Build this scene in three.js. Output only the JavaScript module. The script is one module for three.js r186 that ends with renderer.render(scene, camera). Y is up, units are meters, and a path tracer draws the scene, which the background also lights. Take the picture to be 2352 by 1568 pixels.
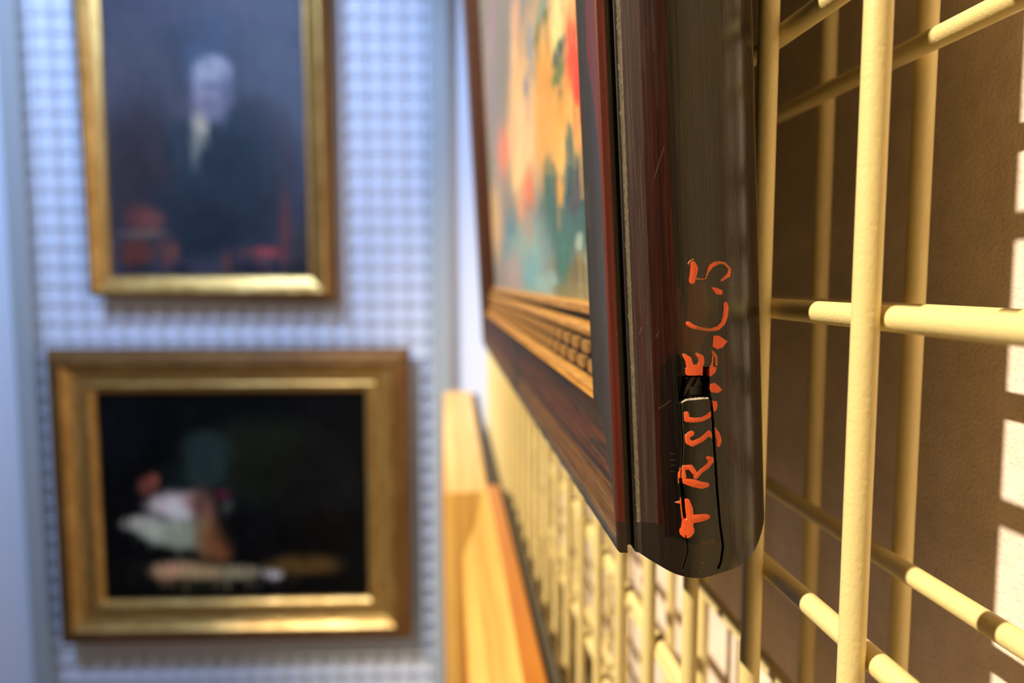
import * as THREE from 'three';
import { mergeGeometries, mergeVertices, toCreasedNormals } from 'three/addons/utils/BufferGeometryUtils.js';
import { RoundedBoxGeometry } from 'three/addons/geometries/RoundedBoxGeometry.js';

// ---------------------------------------------------------------- camera, lights, exposure
// Metres, y up. The wire screen on the right runs along -z; the camera hangs beside it, 9 cm to its left.
const scene = new THREE.Scene();
const W_PX = 2352, H_PX = 1568, F_PX = 1650;
const camera = new THREE.PerspectiveCamera(2 * Math.atan(H_PX / 2 / F_PX) * 180 / Math.PI, W_PX / H_PX, 0.005, 30);
camera.position.set(0, 0, 0);
camera.rotation.order = 'YXZ';
camera.rotation.y = -Math.atan(161 / F_PX);
camera.rotation.x = -Math.atan(141 / F_PX);
camera.focus = 0.172;
camera.userData.fStop = 7.6;
scene.add(camera);
const renderer = new THREE.WebGLRenderer({ antialias: true });
renderer.toneMapping = THREE.LinearToneMapping;
renderer.toneMappingExposure = 1.0;
renderer.shadowMap.enabled = true;
renderer.shadowMap.type = THREE.PCFSoftShadowMap;
scene.background = new THREE.Color(0x000000);
const WARM = { at: [-1.62, 1.62, 0.04], to: [0.09, -0.05, -0.36], color: 0xffeccb, power: 42, angle: 0.62, size: 1.2 };
const COOL = { at: [-0.98, 1.50, -0.32], to: [-0.72, -0.10, -2.0], color: 0xa4c4ff, power: 19.5, angle: 0.62, size: 6 };

// ---------------------------------------------------------------- helpers
let seed = 7;
const rnd = () => { seed = (seed * 1664525 + 1013904223) >>> 0; return seed / 4294967296; };
const reseed = (n) => { seed = n; };
const rr = (a, b) => a + (b - a) * rnd();
const lerp = (a, b, t) => a + (b - a) * t;
const used = new Map();
function numbered(name) {
  const n = used.get(name) ?? 0; used.set(name, n + 1);
  return n ? `${name}_${String(n).padStart(3, '0')}` : name;
}
function thing(name, label, category, group) {
  const o = new THREE.Group(); o.name = numbered(name);
  o.userData = { label, category }; if (group) o.userData.group = group;
  scene.add(o); return o;
}
function part(name, geometry, material, parent, label) {
  const m = new THREE.Mesh(geometry, material); m.name = name;
  m.castShadow = m.receiveShadow = true;
  if (label) m.userData.label = label;
  parent.add(m); return m;
}
function struct(name, geometry, material) {
  const m = part(name, geometry, material, scene); m.userData.kind = 'structure'; return m;
}
function box(w, h, d, x, y, z) { const g = new THREE.BoxGeometry(w, h, d); g.translate(x, y, z); return g; }
function canvasOf(w, h) { const c = document.createElement('canvas'); c.width = w; c.height = h; return [c, c.getContext('2d')]; }
function texOf(c, srgb, repeat) {
  const t = new THREE.CanvasTexture(c);
  t.magFilter = THREE.LinearFilter; t.minFilter = THREE.LinearMipmapLinearFilter;
  if (srgb) t.colorSpace = THREE.SRGBColorSpace;
  if (repeat) { t.wrapS = t.wrapT = THREE.RepeatWrapping; t.repeat.set(repeat[0], repeat[1]); }
  return t;
}
// tileable value noise as a data texture
function noiseTex(size, cells, amp, base, streak, seedN, srgb, tint) {
  reseed(seedN);
  const data = new Uint8Array(size * size * 4), acc = new Float32Array(size * size);
  cells.forEach((n, k) => {
    const nx = Math.max(2, Math.round(n * streak[0])), ny = Math.max(2, Math.round(n * streak[1]));
    const g = Float32Array.from({ length: nx * ny }, () => rnd() - 0.5);
    for (let y = 0; y < size; y++) for (let x = 0; x < size; x++) {
      const u = x / size * nx, v = y / size * ny, i = Math.floor(u), j = Math.floor(v);
      let a = u - i, b = v - j; a = a * a * (3 - 2 * a); b = b * b * (3 - 2 * b);
      const i1 = (i + 1) % nx, j1 = (j + 1) % ny;
      acc[y * size + x] += amp[k] * lerp(lerp(g[j * nx + i], g[j * nx + i1], a), lerp(g[j1 * nx + i], g[j1 * nx + i1], a), b);
    }
  });
  for (let i = 0; i < size * size; i++) {
    const q = acc[i];
    for (let c = 0; c < 3; c++) data[i * 4 + c] = Math.max(0, Math.min(255, Math.round(base[c] * (1 + q * (tint ? tint[c] : 1)))));
    data[i * 4 + 3] = 255;
  }
  const t = new THREE.DataTexture(data, size, size);
  t.wrapS = t.wrapT = THREE.RepeatWrapping; t.magFilter = THREE.LinearFilter; t.minFilter = THREE.LinearFilter;
  if (srgb) t.colorSpace = THREE.SRGBColorSpace;
  t.needsUpdate = true; return t;
}
const withRepeat = (t, x, y) => { const c = t.clone(); c.repeat.set(x, y); c.needsUpdate = true; return c; };

// ---------------------------------------------------------------- materials
const peel = noiseTex(256, [18, 44, 90], [0.5, 0.5, 0.3], [128, 128, 128], [1, 1], 11, false);
const plasterBump = noiseTex(512, [10, 40, 120, 230], [0.4, 0.4, 0.6, 0.5], [128, 128, 128], [1, 1], 12, false);
const plasterCol = noiseTex(512, [6, 30, 120], [0.05, 0.04, 0.05], [238, 221, 210], [1, 1], 13, true);
const goldCol = noiseTex(256, [6, 20, 60], [0.25, 0.25, 0.2], [214, 170, 92], [0.5, 2], 14, true, [0.7, 1, 1.5]);
const goldBump = noiseTex(256, [12, 40, 100], [0.5, 0.4, 0.4], [128, 128, 128], [0.6, 1.6], 15, false);
const oakCol = noiseTex(512, [5, 16, 60], [0.22, 0.2, 0.16], [238, 188, 98], [0.35, 3], 16, true, [0.6, 1, 1.5]);
const M = {
  wire: new THREE.MeshStandardMaterial({ color: 0xe2cf92, roughness: 0.45, bumpMap: withRepeat(peel, 1, 1), bumpScale: 0.00012 }),
  paleWire: new THREE.MeshStandardMaterial({ color: 0xe2e6ea, roughness: 0.5 }),
  post: new THREE.MeshStandardMaterial({ color: 0xa9b0ac, roughness: 0.55, bumpMap: withRepeat(peel, 1, 1), bumpScale: 0.0001 }),
  plaster: new THREE.MeshStandardMaterial({ map: withRepeat(plasterCol, 2.2, 2.2), roughness: 0.92, bumpMap: withRepeat(plasterBump, 9, 9), bumpScale: 0.0005 }),
  paint: new THREE.MeshStandardMaterial({ color: 0xe3e8ec, roughness: 0.9, bumpMap: withRepeat(plasterBump, 3, 3), bumpScale: 0.0008 }),
  roomWall: new THREE.MeshStandardMaterial({ color: 0x837d74, roughness: 0.95, bumpMap: withRepeat(plasterBump, 3, 3), bumpScale: 0.0008 }),
  ceiling: new THREE.MeshStandardMaterial({ color: 0x98948c, roughness: 0.95 }),
  floor: new THREE.MeshStandardMaterial({ color: 0x6c6459, roughness: 0.6 }),
  gold: new THREE.MeshStandardMaterial({ map: withRepeat(goldCol, 3, 6), metalness: 0.75, roughness: 0.36, bumpMap: withRepeat(goldBump, 3, 6), bumpScale: 0.0012 }),
  oldGold: new THREE.MeshStandardMaterial({ map: withRepeat(goldCol, 3, 6), color: 0x9c8a72, metalness: 0.45, roughness: 0.55, bumpMap: withRepeat(goldBump, 3, 6), bumpScale: 0.0018 }),
  gilt: new THREE.MeshStandardMaterial({ map: withRepeat(goldCol, 12, 30), color: 0xe6d8bf, metalness: 0.2, roughness: 0.45, bumpMap: withRepeat(goldBump, 20, 40), bumpScale: 0.0003 }),
  bronze: new THREE.MeshStandardMaterial({ map: withRepeat(goldCol, 12, 30), color: 0x40362b, metalness: 0.1, roughness: 0.5, bumpMap: withRepeat(goldBump, 20, 40), bumpScale: 0.0003 }),
  oak: new THREE.MeshPhysicalMaterial({ map: withRepeat(oakCol, 1.2, 9), roughness: 0.42, clearcoat: 0.3, clearcoatRoughness: 0.35 }),
  oakDeep: new THREE.MeshPhysicalMaterial({ map: withRepeat(oakCol, 1.2, 9), color: 0xcfa25c, roughness: 0.4, clearcoat: 0.3, clearcoatRoughness: 0.35 }),
  ornament: new THREE.MeshStandardMaterial({ map: withRepeat(goldCol, 12, 30), color: 0xd8c9b4, metalness: 0.1, roughness: 0.5, bumpMap: withRepeat(goldBump, 20, 40), bumpScale: 0.0003 }),
  darkBrown: new THREE.MeshStandardMaterial({ map: withRepeat(oakCol, 3, 20), color: 0x4a2c1a, roughness: 0.5 }),  // dark brown for the far stile's inner mouldings in place of gilt
  backing: new THREE.MeshStandardMaterial({ color: 0x4a4336, roughness: 0.85 }),
  lampBody: new THREE.MeshStandardMaterial({ color: 0x26262a, roughness: 0.5, metalness: 0.3 }),
};

// ---------------------------------------------------------------- the room
const WX = 0.1515;
{
  const wallUV = (geo, sx) => { const p = geo.attributes.position, n = geo.attributes.normal, uv = geo.attributes.uv; for (let i = 0; i < p.count; i++) { const a = Math.abs(n.getX(i)) > 0.5 ? p.getZ(i) : p.getX(i), b = Math.abs(n.getY(i)) > 0.5 ? p.getZ(i) : p.getY(i); uv.setXY(i, a * sx, b * sx); } return geo; };
  struct('wall_right', wallUV(box(0.15, 3.4, 4.9, WX + 0.075, 0.15, 0.05), 1), M.plaster);
  { const wb = struct('wall_back', wallUV(box(3.0, 3.4, 0.15, -0.62, 0.15, -0.103), 1), M.paint); wb.position.set(-0.5769, 0, -1.9884); wb.rotation.y = -3.673 * Math.PI / 180; }
  struct('wall_left', wallUV(box(0.15, 3.4, 4.9, -2.675, 0.15, 0.05), 1), M.roomWall);
  struct('wall_front', wallUV(box(3.1, 3.4, 0.15, -1.25, 0.15, 2.275), 1), M.roomWall);
  struct('floor', box(3.2, 0.15, 4.9, -1.25, -1.525, 0.05), M.floor);
  struct('ceiling', box(3.2, 0.15, 4.9, -1.25, 1.85, 0.05), M.ceiling);
}

// ---------------------------------------------------------------- wire mesh screens
function wireGeo(r, len, axis, seg) {
  const g = new THREE.CylinderGeometry(r, r, len, seg, 1);
  const uv = g.attributes.uv; for (let i = 0; i < uv.count; i++) uv.setXY(i, uv.getX(i) * 1.0, uv.getY(i) * len / (2 * Math.PI * r));
  if (axis === 'x') g.rotateZ(Math.PI / 2); if (axis === 'z') g.rotateX(Math.PI / 2);
  return g;
}
const R = 0.0028, Y0 = -1.33, Y1 = 1.52, ZA = 0.36, ZB = -1.42;
function nearScreen(label, xv, xh, z0, zStep, y0, yStep) {
  const s = thing('mesh_screen', label, 'mesh screen');
  s.position.set(xv, Y0, (ZA + ZB) / 2);
  const gv = wireGeo(R, Y1 - Y0, 'y', 32), gh = wireGeo(R, ZA - ZB, 'z', 32);
  for (let k = Math.ceil((ZB + 0.01 - z0) / zStep); z0 + k * zStep < ZA - 0.01; k++)
    part('vertical_wire', gv, M.wire, s).position.set(0, (Y1 - Y0) / 2, z0 + k * zStep - (ZA + ZB) / 2);
  for (let k = Math.ceil((Y0 + 0.01 - y0) / yStep); y0 + k * yStep < Y1 - 0.01; k++)
    part('horizontal_wire', gh, M.wire, s).position.set(xh - xv, y0 + k * yStep - Y0, 0);
  return s;
}
nearScreen('cream welded wire mesh screen that the dark-framed painting hangs on', 0.0881, 0.0934, -0.1421, 0.0500, -0.0080, 0.0749);
nearScreen('second cream wire mesh screen, behind the first one and closer to the beige wall', 0.1303, 0.1250, -0.1875, 0.0505, -0.0090, 0.0700);

// the far screen with the two gilt frames
const FAR = { at: [-0.5769, 0, -1.9884], turn: -3.673 * Math.PI / 180 };
{
  const s = thing('mesh_screen', 'pale wire mesh screen with grey posts behind the two gilt-framed paintings', 'mesh screen');
  s.position.set(FAR.at[0], Y0, FAR.at[2]); s.rotation.y = FAR.turn;
  const H = 2.62, hw = 0.55;
  const pg = new RoundedBoxGeometry(0.052, H, 0.04, 2, 0.004), rg = new RoundedBoxGeometry(2 * hw - 0.052, 0.052, 0.04, 2, 0.004);
  part('post', pg, M.post, s).position.set(-0.526, H / 2, -0.006);
  part('post', pg, M.post, s).position.set(0.576, H / 2, -0.006);
  part('crossbar', rg, M.post, s).position.set(0.025, 0.026, -0.006);
  part('crossbar', rg, M.post, s).position.set(0.025, H - 0.026, -0.006);
  const gv = wireGeo(0.0026, H - 0.1, 'y', 10), gh = wireGeo(0.0026, 2 * hw - 0.05, 'x', 10);
  for (let x = -0.48; x < 0.55; x += 0.05) part('vertical_wire', gv, M.paleWire, s).position.set(x, H / 2, 0);
  for (let y = 0.08; y < H - 0.06; y += 0.05) part('horizontal_wire', gh, M.paleWire, s).position.set(0.025, y, -0.0064);
}

// ---------------------------------------------------------------- picture frames
// profile: [outward offset from the nominal edge, depth out from the wall], from the back round the outside to the front and in.
function smooth(P, n) {
  const out = [];
  for (let i = 0; i < P.length - 1; i++) {
    const a = P[Math.max(i - 1, 0)], b = P[i], c = P[i + 1], d = P[Math.min(i + 2, P.length - 1)];
    for (let k = 0; k < n; k++) {
      const t = k / n;
      out.push([0, 1].map((j) => 0.5 * (2 * b[j] + (c[j] - a[j]) * t + (2 * a[j] - 5 * b[j] + 4 * c[j] - d[j]) * t * t + (3 * b[j] - a[j] - 3 * c[j] + d[j]) * t * t * t)));
    }
  }
  out.push(P[P.length - 1]); return out;
}
const arc = (P) => { const L = [0]; for (let i = 1; i < P.length; i++) L.push(L[i - 1] + Math.hypot(P[i][0] - P[i - 1][0], P[i][1] - P[i - 1][1])); return L; };
function railPoint(side, W, H, o, d, t) {
  if (side === 0) return [lerp(-(W / 2 + o), W / 2 + o, t), -o, d];
  if (side === 1) return [W / 2 + o, lerp(-o, H + o, t), d];
  if (side === 2) return [lerp(W / 2 + o, -(W / 2 + o), t), H + o, d];
  return [-(W / 2 + o), lerp(H + o, -o, t), d];
}
// one mitred rail: its profile swept from mitre to mitre
function railGeo(P, W, H, side, { steps = 1, crease = 0.5, s0 = 0, warp } = {}) {
  const L = arc(P), pos = [], uv = [], idx = [], N = P.length, len = side % 2 ? H : W;
  for (let j = 0; j <= steps; j++) for (let i = 0; i < N; i++) {
    const q = railPoint(side, W, H, P[i][0], P[i][1], j / steps);
    if (warp) warp(q);
    pos.push(...q); uv.push(j / steps * len, s0 + L[i]);
  }
  for (let j = 0; j < steps; j++) for (let i = 0; i < N - 1; i++) {
    const a = j * N + i, b = a + N;
    idx.push(a, b, b + 1, a, b + 1, a + 1);
  }
  const g = new THREE.BufferGeometry();
  g.setAttribute('position', new THREE.Float32BufferAttribute(pos, 3));
  g.setAttribute('uv', new THREE.Float32BufferAttribute(uv, 2));
  g.setIndex(idx);
  return toCreasedNormals(g, crease);
}
const RAILS = ['rail', 'stile', 'rail', 'stile'];

// ---- the dark frame by the camera
const X0 = 0.0853;                       // plane of the wires the frame leans on
const DW = 0.6026, DH = 0.75;
const D = (list) => list.map(([o, x]) => [o, X0 - x]);
const dSide = smooth(D([[-0.012, 0.0853], [-0.0085, 0.0850], [-0.0039, 0.0838], [0.0015, 0.0790], [0.0043, 0.0739], [0.0055, 0.0677], [0.0060, 0.0621], [0.0049, 0.0568], [0.0024, 0.0520], [0.0004, 0.0488]]), 32);
const dStep = D([[0.0002, 0.0480], [-0.0012, 0.0474], [-0.0012, 0.0464], [0.0003, 0.0460], [0.0001, 0.0440]]);
const dFront = smooth(D([[-0.0005, 0.0435], [-0.0090, 0.0451], [-0.0180, 0.0463], [-0.0260, 0.0469], [-0.0318, 0.0465], [-0.0335, 0.0459]]), 8);
const dense = (P, n) => { const out = []; for (let i = 0; i < P.length - 1; i++) for (let k = 0; k < n; k++) out.push([lerp(P[i][0], P[i + 1][0], k / n), lerp(P[i][1], P[i + 1][1], k / n)]); out.push(P[P.length - 1]); return out; };
const dStepFine = dense([dSide[dSide.length - 1], ...dStep, dFront[0]], 4).slice(1, -1);
const dFull = [...dSide, ...dStepFine, ...dFront];
const dL = arc(dFull), dLen = dL[dL.length - 1];
const dBead = smooth(D([[-0.0335, 0.0459], [-0.0339, 0.0482], [-0.0344, 0.0473], [-0.0354, 0.0473], [-0.0362, 0.0480], [-0.0364, 0.0505]]), 4);
const dBand = D([[-0.0364, 0.0505], [-0.0369, 0.0513], [-0.0490, 0.0519]]);
const dFillet = smooth(D([[-0.0490, 0.0519], [-0.0491, 0.0511], [-0.0503, 0.0504], [-0.0523, 0.0504], [-0.0533, 0.0513], [-0.0534, 0.0543]]), 3);
const dGroove = D([[-0.0534, 0.0543], [-0.0536, 0.0572], [-0.0562, 0.0572], [-0.0563, 0.0535]]);
const dSlip = smooth(D([[-0.0563, 0.0535], [-0.0566, 0.0526], [-0.0580, 0.0524], [-0.0600, 0.0531], [-0.0602, 0.0585]]), 3);

// damage on the outer side of the near stile, in millimetres: [along the profile, up the stile]
const CRACKS = [
  { w: 0.2, d: 2.2, p: [[29.2, 46.0], [29.17, 42.3], [28.95, 38.8], [28.59, 37.7], [28.34, 32.4], [28.29, 28.3], [28.0, 22.5], [27.76, 15.3], [27.25, 6.9], [26.61, 1.25], [27.35, -2.7], [28.1, -4.0]] },
  { w: 0.34, d: 2.2, p: [[36.88, 18.9], [36.53, 15.6], [36.33, 11.3], [36.16, 9.5]] },
  { w: 0.1, d: 0.8, p: [[36.09, 4.7], [35.83, 2.2], [35.77, 0.55], [36.27, -0.9], [37.16, -3.8]] },
  { w: 0.07, d: 0.4, p: [[36.20, 38.4], [36.27, 35.0], [36.11, 30.9], [36.13, 27.2], [36.42, 24.3], [36.88, 18.9]] },
];
const RECESS = [[36.98, 44.43], [35.56, 44.62], [34.68, 44.34], [33.17, 44.33], [30.65, 44.23], [30.41, 46.28], [29.09, 46.17], [28.95, 38.83], [32.11, 38.90], [34.96, 38.83], [36.16, 38.35], [36.85, 38.53]];
const RFLOOR = [[34.6, 44.2], [30.88, 43.9], [30.08, 41.6], [31.6, 41.4], [33.47, 41.5], [33.74, 39.2], [35.55, 39.1], [34.9, 41.9]];
function segDist(p, a, b) { const vx = b[0] - a[0], vy = b[1] - a[1], t = Math.max(0, Math.min(1, ((p[0] - a[0]) * vx + (p[1] - a[1]) * vy) / (vx * vx + vy * vy))); return Math.hypot(p[0] - a[0] - vx * t, p[1] - a[1] - vy * t); }
function inPoly(p, P) { let c = false; for (let i = 0, j = P.length - 1; i < P.length; j = i++) if ((P[i][1] > p[1]) !== (P[j][1] > p[1]) && p[0] < (P[j][0] - P[i][0]) * (p[1] - P[i][1]) / (P[j][1] - P[i][1]) + P[i][0]) c = !c; return c; }
function damage(s, y) {                 // depth in mm
  if (s < 24 || s > 39 || y > 48 || y < -7) return 0;
  let d = 0;
  for (const c of CRACKS) for (let i = 0; i < c.p.length - 1; i++) {
    const q = segDist([s, y], c.p[i], c.p[i + 1]);
    if (q < c.w * 1.25) d = Math.max(d, c.d * Math.min(1, (c.w * 1.25 - q) / (c.w * 0.5)));
  }
  if (inPoly([s, y], RECESS)) d = Math.max(d, inPoly([s, y], RFLOOR) ? 1.3 + 0.25 * Math.sin(s * 3 + y * 2) : 3.4);
  return d;
}
function nearStileGeo() {
  const P = [], S = [];                 // resample the profile evenly, finely where it is cracked
  for (let s = 0; s <= dLen;) {
    let i = 1; while (i < dL.length - 1 && dL[i] < s) i++;
    const t = (s - dL[i - 1]) / (dL[i] - dL[i - 1]);
    P.push([lerp(dFull[i - 1][0], dFull[i][0], t), lerp(dFull[i - 1][1], dFull[i][1], t)]); S.push(s);
    s += s > 0.0255 && s < 0.0385 ? 0.00012 : s > 0.047 && s < 0.058 ? 0.0002 : 0.0005;
  }
  P.push(dFull[dFull.length - 1]); S.push(dLen);
  const T = []; for (let y = 0; y < DH; y += y < 0.055 ? 0.0002 : y < 0.17 ? 0.002 : 0.02) T.push(y / DH); T.push(1);
  const N = P.length, pos = [], uv = [], idx = [];
  for (const t of T) for (let i = 0; i < N; i++) {
    const q = railPoint(1, DW, DH, P[i][0], P[i][1], t), s = S[i] * 1000, y = q[1] * 1000;
    const dm = damage(s, y) / 1000;
    if (dm > 0) {
      const a = P[Math.max(i - 3, 0)], b = P[Math.min(i + 3, N - 1)], l = Math.hypot(b[0] - a[0], b[1] - a[1]);
      q[0] -= (b[1] - a[1]) / l * dm; q[2] += (b[0] - a[0]) / l * dm;
    }
    pos.push(...q); uv.push(s / 86, (y + 10) / 172);
  }
  for (let j = 0; j < T.length - 1; j++) for (let i = 0; i < N - 1; i++) { const a = j * N + i, b = a + N; idx.push(a, b, b + 1, a, b + 1, a + 1); }
  const g = new THREE.BufferGeometry();
  g.setAttribute('position', new THREE.Float32BufferAttribute(pos, 3));
  g.setAttribute('uv', new THREE.Float32BufferAttribute(uv, 2));
  g.setIndex(idx); g.computeVertexNormals();
  return g;
}
// ---- brush lettering: strokes [along profile, up, width] and filled shapes, millimetres
const STROKES = [
  [[33.35, 71.12, 0.36], [32.89, 71.83, 0.42], [32.19, 72.15, 0.49]],
  [[32.15, 71.06, 1.34], [31.95, 70.0, 1.9], [32.24, 68.5, 1.74], [32.59, 67.17, 1.57]],
  [[31.75, 67.62, 0.49], [30.32, 67.36, 0.31], [29.13, 67.52, 0.31], [28.58, 68.98, 0.67], [27.74, 70.28, 1.03], [26.73, 70.86, 1.03], [25.48, 71.07, 0.76]],
  [[25.72, 71.19, 0.67], [23.96, 70.86, 0.63], [22.55, 69.46, 0.77], [23.0, 68.01, 1.04], [24.98, 66.87, 0.68]],
  [[33.9, 57.01, 1.13], [32.83, 56.24, 1.0], [30.71, 55.56, 0.77], [28.24, 55.14, 0.77], [26.23, 55.41, 1.0], [24.8, 56.63, 1.19], [24.15, 58.3, 1.41], [23.89, 60.11, 1.41], [24.01, 61.07, 1.14]],
  [[35.11, 49.51, 0.8], [34.09, 48.35, 1.61], [33.74, 46.71, 1.81], [33.85, 45.3, 1.82]],
  [[32.07, 49.59, 0.72], [30.93, 48.64, 1.41], [30.89, 47.53, 1.61], [31.55, 46.16, 1.62], [31.9, 45.08, 1.82]],
  [[27.93, 49.82, 0.69], [26.97, 48.63, 0.81], [26.99, 46.6, 0.69]],
  [[27.84, 48.9, 0.53], [28.01, 47.29, 0.53], [28.39, 45.91, 1.01]],
  [[35.02, 35.2, 1.27], [34.92, 33.87, 1.35], [33.32, 33.56, 1.19], [31.22, 33.62, 1.06], [29.66, 34.19, 1.15], [28.87, 34.72, 1.23]],
  [[33.93, 30.33, 1.44], [35.02, 29.67, 1.23], [34.8, 28.32, 1.36], [33.81, 27.76, 1.36], [31.38, 28.7, 1.23], [29.58, 30.06, 1.36], [28.61, 28.93, 0.83]],
  [[27.8, 31.11, 0.41], [27.13, 29.39, 1.24], [26.8, 27.91, 1.37], [26.99, 26.89, 1.04]],
  [[30.07, 24.0, 0.94], [28.98, 23.36, 1.46], [30.09, 21.96, 1.22], [31.86, 20.85, 1.03], [33.21, 19.55, 1.18]],
  [[37.19, 18.29, 0.8], [36.98, 20.52, 1.03], [35.99, 22.03, 1.17], [34.4, 21.97, 1.31], [33.52, 20.63, 1.22]],
  [[36.45, 21.46, 1.41], [36.17, 19.69, 1.32]],
  [[35.98, 18.62, 1.41], [33.84, 18.02, 1.93], [31.73, 17.31, 1.74], [30.37, 17.27, 1.18]],
  [[37.03, 14.27, 0.47], [36.86, 11.78, 0.62], [36.67, 9.4, 0.71]],
  [[35.58, 13.53, 1.42], [35.3, 11.75, 2.13], [35.37, 9.61, 2.61], [35.65, 7.72, 2.86], [35.83, 5.81, 3.1]],
  [[34.58, 9.11, 2.14], [32.71, 9.18, 2.0], [31.25, 9.27, 1.66], [30.46, 9.27, 1.19]],
  [[36.61, 6.18, 2.0], [36.56, 5.77, 2.0]], [[34.99, 6.39, 2.0], [35.05, 5.91, 2.0]],
];
const BLOTS = [
  [27.78, 65.44, 26.17, 65.13, 24.68, 64.36, 24.84, 63.35, 26.47, 63.54, 27.38, 64.77],
  [27.53, 53.74, 26.03, 53.59, 23.77, 52.09, 25.11, 50.63, 26.64, 50.29, 27.87, 51.14],
  [34.88, 46.27, 33.49, 47.1, 31.84, 47.09, 30.32, 46.17, 30.52, 44.14, 34.58, 44.49, 34.99, 45.16],
  [29.1, 45.86, 27.93, 46.27, 26.87, 45.98, 27.2, 44.79, 28.45, 43.92, 28.94, 43.92],
  [28.85, 42.08, 27.61, 42.28, 26.53, 41.47, 25.56, 40.25, 26.81, 39.65, 28.58, 39.98, 28.89, 40.86],
  [28.47, 37.86, 27.09, 37.73, 26.91, 36.48, 27.39, 35.4, 28.07, 35.14],
  [38.53, 13.26, 37.61, 13.67, 36.89, 13.77, 36.84, 12.96, 37.63, 13.01],
];
const TS = 1024 / 86, TY = 2048 / 172;
const cX = (s) => s * TS, cY = (y) => 2048 - (y + 10) * TY;
function drawLetters(g, colour, thinColour, grow, alpha = 1) {
  g.lineCap = 'round'; g.globalAlpha = alpha;
  for (const st of STROKES) for (let i = 0; i < st.length - 1; i++) {
    const n = 14;
    for (let k = 0; k <= n; k++) {
      const t = k / n, w = lerp(st[i][2], st[i + 1][2], t) * TS * 0.5 * grow;
      g.fillStyle = thinColour && w < 5.2 ? thinColour : colour;
      g.beginPath(); g.arc(cX(lerp(st[i][0], st[i + 1][0], t)), cY(lerp(st[i][1], st[i + 1][1], t)), w, 0, 7); g.fill();
    }
  }
  g.fillStyle = colour;
  for (const b of BLOTS) { g.beginPath(); for (let i = 0; i < b.length; i += 2) g[i ? 'lineTo' : 'moveTo'](cX(b[i]), cY(b[i + 1])); g.closePath(); g.fill(); }
  g.globalAlpha = 1;
}
function streaks(g, s0, s1, y0, y1, n, cols, aMin, aMax, wMin, wMax, lMin, lMax) {
  for (let i = 0; i < n; i++) {
    const s = rr(s0, s1), y = rr(y0, y1), l = rr(lMin, lMax), w = rr(wMin, wMax);
    g.globalAlpha = rr(aMin, aMax); g.fillStyle = cols[Math.floor(rnd() * cols.length)];
    g.fillRect(cX(s), cY(y + l), Math.max(1, w * TS), l * TY);
  }
  g.globalAlpha = 1;
}
function patch(g, pts, colour, alpha, rough = 0.5) {   // a ragged stain
  g.globalAlpha = alpha; g.fillStyle = colour; g.beginPath();
  const n = pts.length / 2;
  for (let i = 0; i < n; i++) for (let k = 0; k < 6; k++) {
    const t = k / 6, j = (i + 1) % n;
    g[i + k ? 'lineTo' : 'moveTo'](cX(lerp(pts[2 * i], pts[2 * j], t) + rr(-rough, rough)), cY(lerp(pts[2 * i + 1], pts[2 * j + 1], t) + rr(-rough, rough)));
  }
  g.closePath(); g.fill(); g.globalAlpha = 1;
}
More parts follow.
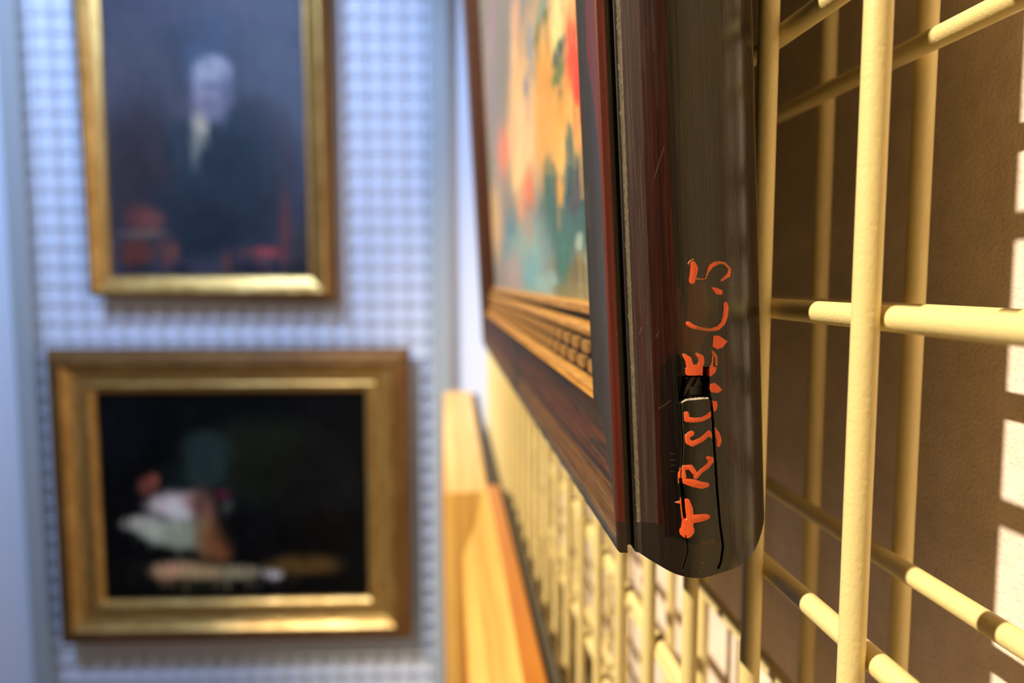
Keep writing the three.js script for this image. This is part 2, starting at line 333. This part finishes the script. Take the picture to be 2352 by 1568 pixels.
function frameSkin(lettered, seedN) {
  reseed(seedN);
  const [c, g] = canvasOf(1024, 2048), [cr, r] = canvasOf(1024, 2048), [cb, b] = canvasOf(1024, 2048);
  const bands = [[0, 24, '#2a231c'], [24, 36.8, '#1a150f'], [36.7, 42.6, '#280a05'], [42.6, 47.1, '#3a2c2a'], [47.2, 48.1, '#645a48'], [48.3, 51.5, '#1d1713'], [51.5, 53.2, '#2c0d07'], [53.2, 55.6, '#56170b'], [55.6, 86, '#2c2926']];  // side: middle darker, back strip lighter, bounced light put into the colours
  for (const [a, z, col] of bands) { g.fillStyle = col; g.fillRect(cX(a), 0, cX(z) - cX(a) + 1, 2048); }
  // reddish wood showing on the upper front face, dark stain below a curved edge
  if (lettered) { g.fillStyle = '#5a2418'; g.beginPath(); g.moveTo(cX(55.6), cY(162)); g.lineTo(cX(80), cY(162)); g.lineTo(cX(82), cY(128)); g.quadraticCurveTo(cX(70), cY(110), cX(57), cY(92)); g.lineTo(cX(55.6), cY(90)); g.fill(); }
  if (!lettered) { streaks(g, 55.6, 59.5, -10, 162, 200, ['#57504a', '#6a6056', '#3a342e'], 0.2, 0.5, 0.2, 0.8, 10, 60); streaks(g, 59.5, 86, -10, 162, 500, ['#4e3018', '#3a2014', '#241812'], 0.2, 0.5, 0.3, 1.4, 12, 60); streaks(g, 58, 68, -10, 162, 420, ['#7a5224', '#5c3816', '#7d5a2c'], 0.12, 0.35, 0.2, 1.0, 8, 50); streaks(g, 70, 80, -10, 162, 160, ['#5c2a16', '#6e3a20'], 0.15, 0.4, 0.3, 1.2, 8, 40); }  // bronze, brown-gold and grey streaks paint in the rail face's warm reflections
  streaks(g, 55.6, 86, -10, 162, 900, ['#4a4740', '#1e1b19', '#4a281e', '#2a2622'], 0.08, 0.3, 0.05, 0.25, 2, 26);
  streaks(g, 51.5, 55.6, -10, 162, 260, ['#93301c', '#44100a', '#7d2a18'], 0.12, 0.45, 0.05, 0.2, 4, 40);
  streaks(g, 42.6, 47.1, -10, 162, 420, ['#5c4e50', '#281a18', '#451e18', '#524444'], 0.1, 0.4, 0.05, 0.25, 3, 40);
  streaks(g, 36.7, 42.6, -10, 162, 460, ['#4a1408', '#180503', '#3c0f06', '#28120a'], 0.12, 0.5, 0.05, 0.3, 4, 46);
  streaks(g, 0, 36.7, -10, 162, 1900, ['#423830', '#1c1712', '#3a2014', '#4a413a', '#120e0b'], 0.06, 0.24, 0.06, 0.5, 3, 46);
  streaks(g, 47.1, 48.1, -10, 162, 1500, ['#8c846f', '#6e6553', '#2a241d'], 0.2, 0.7, 0.06, 0.16, 0.15, 1.2);
  if (lettered) for (let i = 0; i < 420; i++) { const q = rr(57, 84); g.globalAlpha = rr(0.2, 0.8); g.fillStyle = ['#b5ab98', '#8a8172', '#d0c8b8'][i % 3]; g.fillRect(cX(q), cY(q - 55.9 + Math.pow(rnd(), 2) * 1.3), rr(1, 5), rr(2, 9)); }
  g.globalAlpha = 1;
  streaks(g, 0, 47, -10, 162, 1600, ['#5b5148', '#0f0b08', '#46281a', '#0f0b08'], 0.06, 0.28, 0.03, 0.1, 1, 18);
  streaks(g, 57, 86, -10, 162, 900, ['#6a675c', '#191715'], 0.06, 0.3, 0.03, 0.09, 0.5, 8);
  // specks and scratches
  streaks(g, 36, 86, -6, 160, 1500, ['#b7ab98', '#8d8376'], 0.12, 0.5, 0.05, 0.1, 0.06, 0.2);
  if (lettered) {
    // worn brown, grey rubs and dark smudges on the side
    patch(g, [33.6, 67.7, 28.7, 66.4, 28.4, 54.9, 32.1, 47.8, 35.1, 53.2], '#5a2c0c', 0.55, 0.7);
    patch(g, [36.5, 66, 34.5, 62, 34, 50, 36.6, 48], '#4a230c', 0.5, 0.6);
    patch(g, [25.5, 50, 22.7, 50, 22.8, 22, 25, 24], '#4e2418', 0.5, 0.5);
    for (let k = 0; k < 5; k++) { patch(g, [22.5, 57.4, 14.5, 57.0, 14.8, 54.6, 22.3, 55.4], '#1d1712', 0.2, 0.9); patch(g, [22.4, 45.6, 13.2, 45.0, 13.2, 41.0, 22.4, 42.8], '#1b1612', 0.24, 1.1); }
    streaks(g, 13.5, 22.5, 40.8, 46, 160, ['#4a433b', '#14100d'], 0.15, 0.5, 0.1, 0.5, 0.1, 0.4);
    patch(g, [35.3, 2.2, 32.4, 3.0, 28.9, 3.5, 27.5, 0.4, 32.5, 0.1], '#5a2c0a', 0.6, 0.5);
    // black paint under the lettering; dark stain at the foot
    patch(g, [40.8, 7.5, 55.6, 8.0, 55.6, -9, 26, -9, 26, 2, 36, 3.0], '#221e19', 0.8, 0.4);
    patch(g, [41.2, 4.5, 41.6, 24, 40.6, 47, 37.5, 50, 36.4, 46, 36.8, 4], '#0c0706', 0.72, 0.3);
    patch(g, [36.9, 50, 33, 47.2, 29, 46, 28.6, 40, 28.2, 28.2, 27.7, 15.1, 28.8, 7.6, 33.6, 2.6, 37.1, 3.8, 38.3, 9.3, 38.6, 23.5, 38.4, 40.7], '#060504', 0.96, 0.25);
    streaks(g, 28.6, 37.8, 4, 40, 500, ['#2a251f', '#453e36', '#15120e'], 0.1, 0.4, 0.08, 0.25, 0.1, 0.7);
    for (let i = 0; i < 26; i++) { const s = rr(29.5, 35), y = [11.5, 24.5, 31.3][i % 3] + rr(-0.5, 0.5); g.strokeStyle = '#8d8a84'; g.globalAlpha = rr(0.15, 0.5); g.lineWidth = 1.2; g.beginPath(); g.moveTo(cX(s), cY(y)); g.lineTo(cX(s - rr(0.3, 1)), cY(y + rr(0.2, 0.7))); g.stroke(); g.globalAlpha = 1; }
    streaks(g, 24, 38, -6, -0.8, 90, ['#544d43', '#3c362e', '#15110d'], 0.2, 0.6, 0.1, 0.7, 0.1, 0.5);
    drawLetters(g, '#fb6430', '#b8622a', 1);
    reseed(91);
    // brush marks inside the strokes
    g.save(); g.globalCompositeOperation = 'source-atop';
    for (const st of STROKES) for (let i = 0; i < st.length - 1; i++) for (let k = 0; k < 5; k++) {
      const dx = rr(-0.28, 0.28) * st[i][2], dy = rr(-0.25, 0.25) * st[i][2];
      g.strokeStyle = ['#ff7a48', '#c8451c', '#a8501c', '#ff6a3c'][k % 4]; g.globalAlpha = 0.4; g.lineWidth = 1.6;
      g.beginPath(); g.moveTo(cX(st[i][0] + dx), cY(st[i][1] + dy)); g.lineTo(cX(st[i + 1][0] + dx), cY(st[i + 1][1] + dy)); g.stroke();
    }
    g.restore(); g.globalAlpha = 1;
    // raw wood on the splinter's broken end, black inside the gap
    const poly = (P, col, a) => { g.globalAlpha = a; g.fillStyle = col; g.beginPath(); P.forEach((p, i) => g[i ? 'lineTo' : 'moveTo'](cX(p[0]), cY(p[1]))); g.closePath(); g.fill(); g.globalAlpha = 1; };
    poly(RECESS, '#080605', 1); poly(RFLOOR, '#2b2118', 1);
    g.strokeStyle = '#cfc3ae'; g.lineWidth = 5; g.globalAlpha = 0.85; g.beginPath(); g.moveTo(cX(36.1), cY(38.0)); g.lineTo(cX(34.96), cY(38.6)); g.lineTo(cX(32.1), cY(38.7)); g.lineTo(cX(29.2), cY(38.6)); g.stroke(); g.globalAlpha = 1;
    g.strokeStyle = '#8d8270'; g.lineWidth = 1.6; g.globalAlpha = 0.6;
    for (const off of [-0.32]) { g.beginPath(); CRACKS[3].p.forEach((p, i) => g[i ? 'lineTo' : 'moveTo'](cX(p[0] + off), cY(p[1]))); g.stroke(); }
    g.globalAlpha = 1;
    for (const cr2 of CRACKS) { g.strokeStyle = '#060504'; g.lineWidth = cr2.w * 1.7 * TS; g.lineJoin = 'round'; g.beginPath(); cr2.p.forEach((p, i) => g[i ? 'lineTo' : 'moveTo'](cX(p[0]), cY(p[1]))); g.stroke(); }
    // fine scratches on the red band and face
    g.strokeStyle = '#b9aea0'; g.lineWidth = 1.4; g.globalAlpha = 0.5;
    for (const [a, y, a2, y2] of [[41.6, 36.6, 40.2, 37.4], [40.2, 37.4, 38.6, 38.6], [41.0, 55.2, 41.6, 54.0], [45.6, 55, 44.9, 56.6], [53.6, 54.6, 52.4, 56.6], [39.2, 25.6, 38.0, 25.3], [39.3, 24.0, 38.1, 23.9], [39.2, 22.6, 38.0, 22.6], [39.3, 21.0, 38.2, 21.0], [70, 110, 66, 100], [64, 60, 60, 48], [40.5, 92, 38, 99]]) { g.beginPath(); g.moveTo(cX(a), cY(y)); g.lineTo(cX(a2), cY(y2)); g.stroke(); }
    g.globalAlpha = 1;
  }
  // gloss and relief
  for (const [a, z, v] of [[0, 24.5, 52], [24.5, 36.8, 78], [36.8, 47.2, 92], [47.2, 86, 140]]) { r.fillStyle = `rgb(0,${v},0)`; r.fillRect(cX(a), 0, cX(z) - cX(a) + 1, 2048); }
  b.fillStyle = 'rgb(120,120,120)'; b.fillRect(0, 0, 1024, 2048);
  reseed(seedN + 5);
  streaks(r, 0, 86, -10, 162, 1400, ['rgb(0,50,0)', 'rgb(0,120,0)', 'rgb(0,150,0)'], 0.08, 0.3, 0.1, 0.6, 3, 40);
  streaks(r, 47, 48.4, -10, 162, 600, ['rgb(0,220,0)'], 0.4, 0.9, 0.1, 0.4, 0.4, 3);
  streaks(b, 0, 86, -10, 162, 1700, ['rgb(128,128,128)', 'rgb(110,110,110)'], 0.15, 0.5, 0.06, 0.3, 3, 40);
  if (lettered) {
    patch(r, [23.9, 71.3, 20, 66.9, 18.5, 56.2, 21.5, 46.9, 24.1, 52.5, 24.5, 63], 'rgb(0,44,0)', 0.7, 0.9);
    patch(r, [30, 66, 25.5, 66, 25.2, 56.5, 29.4, 57], 'rgb(0,44,0)', 0.7, 0.6);
    patch(r, [22.6, 53.4, 16, 50.9, 15, 45.3, 18.4, 43.3, 22.6, 44.2], 'rgb(0,44,0)', 0.7, 0.8);
    patch(r, [22.8, 40.6, 15.4, 38.8, 17.5, 33.6, 22.7, 27.6, 23.7, 34.2], 'rgb(0,44,0)', 0.7, 0.6);
  }
  if (lettered) { drawLetters(b, 'rgb(200,200,200)', null, 1.04, 1); drawLetters(b, 'rgb(220,220,220)', null, 0.6, 1); drawLetters(r, 'rgb(0,120,0)', null, 1); }
  return new THREE.MeshPhysicalMaterial({ map: texOf(c, true), roughnessMap: texOf(cr, false), roughness: 1, metalness: 0, bumpMap: texOf(cb, false), bumpScale: 0.0004, specularIntensity: 1 });
}
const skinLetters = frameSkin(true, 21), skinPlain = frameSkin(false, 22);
// plain rails use the same skin along their length: u along the profile, v along the rail
function plainRail(side) {
  const g = railGeo(dFull, DW, DH, side, { steps: 1, crease: 0.35 }), uv = g.attributes.uv;
  for (let i = 0; i < uv.count; i++) uv.setXY(i, uv.getY(i) / 0.086, uv.getX(i) / 0.172);
  return g;
}
skinPlain.map.wrapT = skinPlain.roughnessMap.wrapT = skinPlain.bumpMap.wrapT = THREE.MirroredRepeatWrapping;

function paintingTexture(w, h, mmW, mmH, blobs, base, seedN, streak) {
  reseed(seedN);
  const [c, g] = canvasOf(w, h), sx = w / mmW, sy = h / mmH;
  g.fillStyle = base; g.fillRect(0, 0, w, h);
  for (const [u, v, ru, rv, r0, g0, b0] of blobs) {
    const x = w - u * sx, y = h - v * sy;
    for (let k = 0; k < 9; k++) {        // brush dabs, soft-edged
      const jx = rr(-0.35, 0.35) * ru * sx, jy = rr(-0.35, 0.35) * rv * sy, q = rr(0.55, 1.05), dl = rr(-14, 14);
      g.save(); g.translate(x + jx, y + jy); g.scale(ru * sx * q, rv * sy * q);
      const gr = g.createRadialGradient(0, 0, 0, 0, 0, 1);
      const col = `${Math.round(r0 + dl)},${Math.round(g0 + dl)},${Math.round(b0 + dl)}`;
      gr.addColorStop(0, `rgba(${col},0.66)`); gr.addColorStop(0.55, `rgba(${col},0.38)`); gr.addColorStop(1, `rgba(${col},0)`);
      g.fillStyle = gr; g.beginPath(); g.arc(0, 0, 1, 0, 7); g.fill(); g.restore();
    }
  }
  const px = g.getImageData(0, 0, w, h).data;   // brush strokes in the local colour
  for (let i = 0; i < streak * 4; i++) {
    const x = Math.floor(rr(0, w - 1)), y = Math.floor(rr(0, h - 1)), k = (y * w + x) * 4, q = rr(-22, 22);
    g.globalAlpha = 0.55; g.strokeStyle = `rgb(${Math.round(px[k] + q)},${Math.round(px[k + 1] + q * 0.9)},${Math.round(px[k + 2] + q * 0.8)})`;
    g.lineWidth = rr(2, 7); g.lineCap = 'round'; g.beginPath(); g.moveTo(x, y); g.lineTo(x + rr(-8, 8), y + rr(14, 46)); g.stroke();
  }
  for (let i = 0; i < streak; i++) {
    g.globalAlpha = rr(0.03, 0.12); g.fillStyle = rnd() < 0.5 ? '#ffffff' : '#1a1410';
    g.fillRect(rr(0, w), rr(0, h), rr(1, 3), rr(4, 26));
  }
  g.globalAlpha = 1;
  return texOf(c, true);
}
{
  const t = thing('framed_painting', 'colourful painting in a dark glossy wooden frame with orange brush lettering on its side', 'painting');
  t.position.set(X0, -0.0660, -0.1724 - DW / 2);
  t.rotation.order = 'YXZ'; t.rotation.y = -Math.PI / 2; t.rotation.x = 3.15 * Math.PI / 180;
  const ornG = toCreasedNormals(mergeVertices((() => {
    const g = new RoundedBoxGeometry(0.0108, 0.0044, 0.0024, 2, 0.0010); return g;
  })()), 0.6);
  for (let side = 0; side < 4; side++) {
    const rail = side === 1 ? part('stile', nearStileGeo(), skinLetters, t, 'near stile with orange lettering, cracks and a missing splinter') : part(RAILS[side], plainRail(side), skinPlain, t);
    part('gilt_bead', railGeo(dBead, DW, DH, side), side === 3 ? M.darkBrown : M.gilt, rail);
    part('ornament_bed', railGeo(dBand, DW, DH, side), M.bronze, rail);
    part('gilt_fillet', railGeo(dFillet, DW, DH, side), side === 3 ? M.darkBrown : M.gilt, rail);
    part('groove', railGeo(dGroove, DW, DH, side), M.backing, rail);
    part('slip', railGeo(dSlip, DW, DH, side), side === 3 ? M.darkBrown : M.gilt, rail);
    const len = side % 2 ? DH : DW, n = Math.floor((len - 0.09) / 0.0182);
    for (let row = 0; row < 2; row++) for (let k = 0; k < n - row; k++) {
      const o = row ? -0.0458 : -0.0399, d = X0 - 0.0508;
      const a = (k + 0.5 + row * 0.5) / n, q = railPoint(side, DW - 0.09, DH, 0, d, a);
      const p = side % 2 ? [Math.sign(q[0]) * (DW / 2 + o), 0.045 + (DH - 0.09) * (side === 1 ? a : 1 - a), d] : [q[0], side === 0 ? -o : DH + o, d];
      const m = part('ornament', ornG, side === 3 ? M.darkBrown : M.ornament, rail); m.position.set(...p); if (side % 2) m.rotation.z = Math.PI / 2;
    }
  }
  const blobs = [[480,180,110,110,172,158,164],[230,170,150,50,226,186,134],[120,150,100,42,238,180,100],[120,98,120,22,70,110,115],[300,84,150,26,138,170,182],[110,68,120,12,122,120,88],[435,273,63,34,165,148,170],[455,220,59,42,150,148,165],[522,168,60,43,150,150,150],[513,126,82,36,215,185,145],[567,79,54,29,140,150,155],[267,223,29,16,225,180,155],[281,199,31,24,240,195,150],[263,173,47,17,250,205,150],[394,169,48,19,235,150,130],[294,162,59,18,250,200,160],[264,146,43,15,255,228,180],[290,134,49,14,255,220,165],[243,121,27,13,238,130,100],[286,115,22,14,225,160,130],[375,163,31,13,240,140,125],[208,192,15,12,140,155,175],[229,175,17,8,135,140,165],[163,190,26,8,115,150,145],[169,184,30,5,105,108,50],[172,168,27,15,235,172,85],[143,154,26,9,225,165,80],[109,169,28,10,225,220,150],[113,163,11,11,240,235,170],[124,160,23,5,60,85,80],[127,152,21,4,130,138,55],[129,141,39,11,238,175,85],[174,142,45,16,240,180,100],[94,135,27,8,245,185,100],[131,123,15,15,242,190,105],[137,106,12,8,225,165,85],[90,117,9,8,240,190,105],[72,121,10,6,240,190,120],[73,151,14,12,235,95,60],[71,138,11,6,230,70,45],[59,150,8,6,120,140,160],[69,112,14,6,40,70,80],[108,121,10,7,65,100,95],[168,113,18,13,70,110,105],[99,102,29,12,48,70,82],[96,104,16,5,82,80,95],[121,91,44,11,60,105,108],[71,93,10,10,50,85,95],[356,110,49,16,100,150,180],[259,89,70,16,140,175,180],[252,74,59,14,120,175,195],[197,66,52,8,140,180,190],[364,75,72,17,170,155,160],[253,99,15,11,190,160,150],[401,96,38,14,130,160,175],[95,82,14,4,165,190,180],[138,76,20,10,65,120,112],[99,71,33,8,130,112,66],[81,76,13,4,150,160,130],[128,63,57,4,140,130,90],[162,177,9,10,245,180,95],[200,185,8,20,160,165,175],[215,150,10,25,236,200,165],[250,150,14,22,250,212,165],[110,118,6,16,58,92,96],[150,112,8,12,80,115,110],[125,178,16,14,238,232,165],[122,190,8,10,244,240,180],[128,160,12,5,60,85,82],[128,152,14,4,120,132,60],[90,152,22,15,236,90,58],[86,138,12,8,232,70,44],[82,112,8,9,50,78,90],[104,98,18,6,84,84,98]];
  const tex = paintingTexture(1206, 1500, 602.6, 750, blobs, '#8f8f92', 31, 2600);
  const mat = new THREE.MeshStandardMaterial({ map: tex, color: 0xe6e4e2, roughness: 0.55, bumpMap: withRepeat(plasterBump, 2, 2.5), bumpScale: 0.0006 });
  const cg = new THREE.PlaneGeometry(DW - 0.108, DH - 0.108), uv = cg.attributes.uv;
  for (let i = 0; i < uv.count; i++) uv.setXY(i, lerp(0.054 / DW, 1 - 0.054 / DW, uv.getX(i)), lerp(0.054 / DH, 1 - 0.054 / DH, uv.getY(i)));
  part('canvas', cg, mat, t).position.set(0, DH / 2, X0 - 0.0565);
  part('backboard', box(DW - 0.07, DH - 0.07, 0.02, 0, DH / 2, 0.018), M.backing, t);
}

// ---- generic frame with bands: [part name, profile, material]
function frame(t, W, H, bands, opt = {}) {
  for (let side = 0; side < 4; side++) {
    let rail = null;
    bands.forEach(([name, P, m]) => {
      const g = railGeo(P, W, H, side, { steps: opt.steps ?? 1, crease: opt.crease ?? 0.5, warp: opt.warp });
      if (!rail) rail = part(RAILS[side], g, m, t); else part(name, g, m, rail);
    });
  }
}
function picture(t, W, H, inset, depth, mat) {
  part('canvas', new THREE.PlaneGeometry(W - 2 * inset + 0.008, H - 2 * inset + 0.008), mat, t).position.set(0, H / 2, depth);
  part('backboard', box(W - 2 * inset, H - 2 * inset, 0.012, 0, H / 2, depth - 0.01), M.backing, t);
}
function onFar(t, a, y, off) {
  t.rotation.y = FAR.turn;
  t.position.set(FAR.at[0] + Math.cos(FAR.turn) * a + Math.sin(FAR.turn) * off, y, FAR.at[2] - Math.sin(FAR.turn) * a + Math.cos(FAR.turn) * off);
}
// ---- portrait
{
  const W = 0.656, H = 0.86, t = thing('framed_painting', 'portrait of a seated man in a dark coat in a narrow shiny gilt frame', 'painting');
  onFar(t, -0.0215, -0.062, 0.004);
  const chip = (q) => { const x = q[0] + W / 2, y = q[1], k = 0.040; if (x + y < k) { const e = (k - x - y) / 2; q[0] += e; q[1] += e; } };
  frame(t, W, H, [
    ['rail', smooth([[-0.006, 0], [-0.001, 0.006], [0, 0.016], [-0.004, 0.03], [-0.014, 0.041], [-0.026, 0.046]], 4), M.oldGold],
    ['gilt_step', smooth([[-0.026, 0.046], [-0.030, 0.050], [-0.034, 0.050], [-0.038, 0.046]], 3), M.gold],
    ['gilt_cove', smooth([[-0.038, 0.046], [-0.046, 0.041], [-0.058, 0.035], [-0.068, 0.031]], 4), M.gold],
    ['sight_edge', smooth([[-0.068, 0.031], [-0.070, 0.033], [-0.073, 0.031], [-0.074, 0.018]], 3), M.gold],
  ], { warp: chip });
  const B = [[260,560,300,90,52,55,65],[120,420,140,260,66,71,79],[420,420,150,240,67,67,73],[260,250,220,180,50,49,55],[120,300,120,160,54,50,56],[430,250,120,220,55,47,49],[262,545,70,66,68,80,96],[230,600,90,50,52,62,76],[250,250,110,200,32,47,54],[200,280,130,150,30,44,51],[240,170,170,110,27,39,47],[300,120,120,90,24,34,42],[330,330,50,60,34,47,52],[246,478,58,56,142,141,145],[243,512,54,32,163,162,163],[246,440,56,46,141,131,139],[250,404,42,28,116,112,120],[244,468,46,10,99,99,110],[254,430,16,14,116,110,120],[283,380,24,40,150,142,128],[292,330,15,46,125,125,109],[298,290,9,30,104,106,96],[214,470,12,50,91,95,112],[276,372,20,24,177,163,131],[424,150,54,34,122,68,59],[452,60,50,44,104,55,41],[370,66,34,40,114,65,53],[424,110,70,12,106,91,73],[450,22,60,12,30,34,42],[350,22,40,12,29,32,40],[130,66,80,16,133,59,54],[120,66,50,9,152,61,57],[216,40,20,34,106,63,53],[70,110,18,120,99,57,53],[24,60,40,90,50,47,45],[140,22,90,16,24,30,40],[30,20,40,24,37,37,37]];  // bluish tones include the varnish's reflected veil, painted into the picture
  const flip = B.map(([u, ...k]) => [u, ...k]);
  const tex = paintingTexture(512, 680, 524, 690, flip.map(([u, v, ...k]) => [u, v, ...k]), '#3c3b46', 41, 300);
  picture(t, W, H, 0.071, 0.024, new THREE.MeshPhysicalMaterial({ map: tex, roughness: 0.5, specularIntensity: 0.6 }));
}
// ---- dark painting with a pale shape
{
  const W = 0.945, H = 0.803, t = thing('framed_painting', 'nearly black painting with a pale shape at its left in a wide gilt frame', 'painting');
  onFar(t, 0.020, -0.982, 0.004);
  frame(t, W, H, [
    ['rail', smooth([[-0.006, 0], [-0.001, 0.01], [0, 0.03], [-0.006, 0.046], [-0.018, 0.054], [-0.030, 0.056]], 4), M.oldGold],
    ['outer_bead', smooth([[-0.030, 0.056], [-0.034, 0.061], [-0.040, 0.062], [-0.046, 0.058]], 3), M.oldGold],
    ['gilt_cove', smooth([[-0.046, 0.058], [-0.056, 0.050], [-0.072, 0.042], [-0.090, 0.039]], 4), M.gold],
    ['sight_edge', smooth([[-0.090, 0.039], [-0.096, 0.043], [-0.106, 0.041], [-0.118, 0.032], [-0.119, 0.018]], 3), M.gold],
  ]);
  const B = [[400,330,180,90,26,36,30],[300,400,200,110,28,32,18],[420,420,80,50,38,54,48],[250,360,160,120,30,32,18],[430,360,60,60,42,58,52],[120,330,120,160,12,12,8],[180,250,150,70,8,8,6],[150,180,150,90,14,10,6],[620,450,90,120,8,10,12],[560,300,60,50,20,18,16],[585,318,29,29,130,68,49],[566,330,15,20,162,84,59],[540,262,66,40,238,216,197],[500,250,48,44,245,235,216],[470,270,40,33,202,162,140],[440,260,37,59,130,84,65],[610,215,66,26,202,189,159],[560,190,77,44,202,205,167],[500,180,66,48,173,178,140],[440,170,48,66,162,124,81],[400,170,44,77,148,89,46],[372,245,22,26,189,189,157],[390,292,22,18,119,32,59],[330,210,80,80,8,8,6],[520,84,99,29,227,176,119],[440,76,99,24,202,165,108],[350,78,66,22,173,157,113],[262,76,37,22,213,205,202],[530,90,29,18,245,176,130],[180,100,132,33,86,62,24],[640,70,60,60,18,14,8],[150,40,160,26,10,10,6],[460,40,120,16,46,46,24]];
  const tex = paintingTexture(680, 560, 713, 571, B, '#070706', 42, 200);
  picture(t, W, H, 0.116, 0.024, new THREE.MeshPhysicalMaterial({ map: tex, roughness: 0.7, specularIntensity: 0.2 }));
}
// ---- two honey-coloured wooden frames low on the near screen
function onNear(t, xBack, y, zNear, W, yawDeg, leanDeg, rollDeg) {
  t.rotation.order = 'YXZ';
  t.rotation.set(leanDeg * Math.PI / 180, -Math.PI / 2 + yawDeg * Math.PI / 180, rollDeg * Math.PI / 180);
  t.position.set(xBack - W / 2 * Math.abs(Math.sin(yawDeg * Math.PI / 180)), y, zNear - W / 2);
}
const plainPicture = new THREE.MeshStandardMaterial({ color: 0x6b5a40, roughness: 0.6 });
{
  const W = 0.66, H = 0.46, t = thing('framed_painting', 'deep honey-coloured wooden frame hung lowest and farthest along the near screen', 'painting');
  onNear(t, 0.0848, -0.2715 - H, -1.0, W, -0.3, 0.5, -3.4);
  frame(t, W, H, [
    ['rail', smooth([[-0.004, 0.015], [0, 0.019], [0, 0.04], [0, 0.072], [-0.003, 0.077]], 2), M.oak],
    ['front_moulding', smooth([[-0.003, 0.077], [-0.014, 0.080], [-0.026, 0.076], [-0.040, 0.066], [-0.052, 0.060], [-0.056, 0.040]], 4), M.oakDeep],
  ]);
  part('back_slab', box(W - 0.012, H - 0.012, 0.015, 0, H / 2, 0.0076), M.backing, t);
  picture(t, W, H, 0.054, 0.045, plainPicture);
}
{
  const W = 0.62, H = 0.42, t = thing('framed_painting', 'honey-coloured wooden frame with rounded moulding, closest below the dark lettered frame', 'painting');
  onNear(t, 0.0848, -0.262 - H, -0.28, W, -0.5, 0.4, 0);
  frame(t, W, H, [
    ['rail', [[-0.001, 0.011], [0, 0.0125], [0, 0.0265]], M.oakDeep],
    ['moulding', smooth([[0, 0.0265], [-0.007, 0.031], [-0.020, 0.0365], [-0.036, 0.0425], [-0.050, 0.050], [-0.062, 0.057], [-0.068, 0.060]], 4), M.oak],
    ['inner_bead', smooth([[-0.068, 0.060], [-0.072, 0.061], [-0.077, 0.058], [-0.080, 0.040], [-0.081, 0.02]], 3), M.oakDeep],
  ]);
  part('back_slab', box(W - 0.012, H - 0.012, 0.0112, 0, H / 2, 0.0056), M.backing, t);  // dark slab added to give the dark band behind this frame
  picture(t, W, H, 0.078, 0.03, plainPicture);
}

// ---------------------------------------------------------------- lamps (outside the frame)
function spot(L, label) {
  const t = thing('spot_lamp', label, 'lamp');
  t.position.set(...L.at); t.lookAt(...L.to);
  const prof = [[0, -0.10], [0.030, -0.10], [0.038, -0.09], [0.040, -0.02], [0.040, 0.012], [0.036, 0.012], [0.034, -0.004], [0, -0.004]].map(([x, y]) => new THREE.Vector2(x, y));
  const g = new THREE.LatheGeometry(prof, 32); g.rotateX(Math.PI / 2);
  part('housing', toCreasedNormals(g, 0.6), M.lampBody, t);
  const lens = new THREE.CircleGeometry(0.033, 32);
  part('lens', lens, new THREE.MeshStandardMaterial({ color: 0x222222, emissive: L.color, emissiveIntensity: 3 }), t);
  const st = new THREE.CylinderGeometry(0.008, 0.008, 1.775 - L.at[1], 16); const m = part('stem', st, M.lampBody, t);
  m.position.set(0, 0, -0.05); t.updateMatrixWorld(); 
  const up = new THREE.Vector3(0, 1, 0).applyQuaternion(t.quaternion.clone().invert());
  m.quaternion.setFromUnitVectors(new THREE.Vector3(0, 1, 0), up); m.position.addScaledVector(up, (1.775 - L.at[1]) / 2);
  const dir = new THREE.Vector3(...L.to).sub(new THREE.Vector3(...L.at)).normalize();
  const s = new THREE.SpotLight(L.color, L.power, 0, L.angle, 0.5, 2);
  s.name = 'spot_light'; s.position.set(...L.at).addScaledVector(dir, 0.02); s.target.position.set(...L.to); s.shadow.radius = L.size; s.castShadow = true; s.penumbra = 0.3; s.shadow.mapSize.set(2048, 2048); s.shadow.camera.near = 0.05;
  scene.add(s, s.target);
}
spot(WARM, 'black ceiling spot lamp with warm light aimed at the near wire screen');
spot(COOL, 'black ceiling spot lamp with bluish light aimed at the far wire screen');
renderer.render(scene, camera);
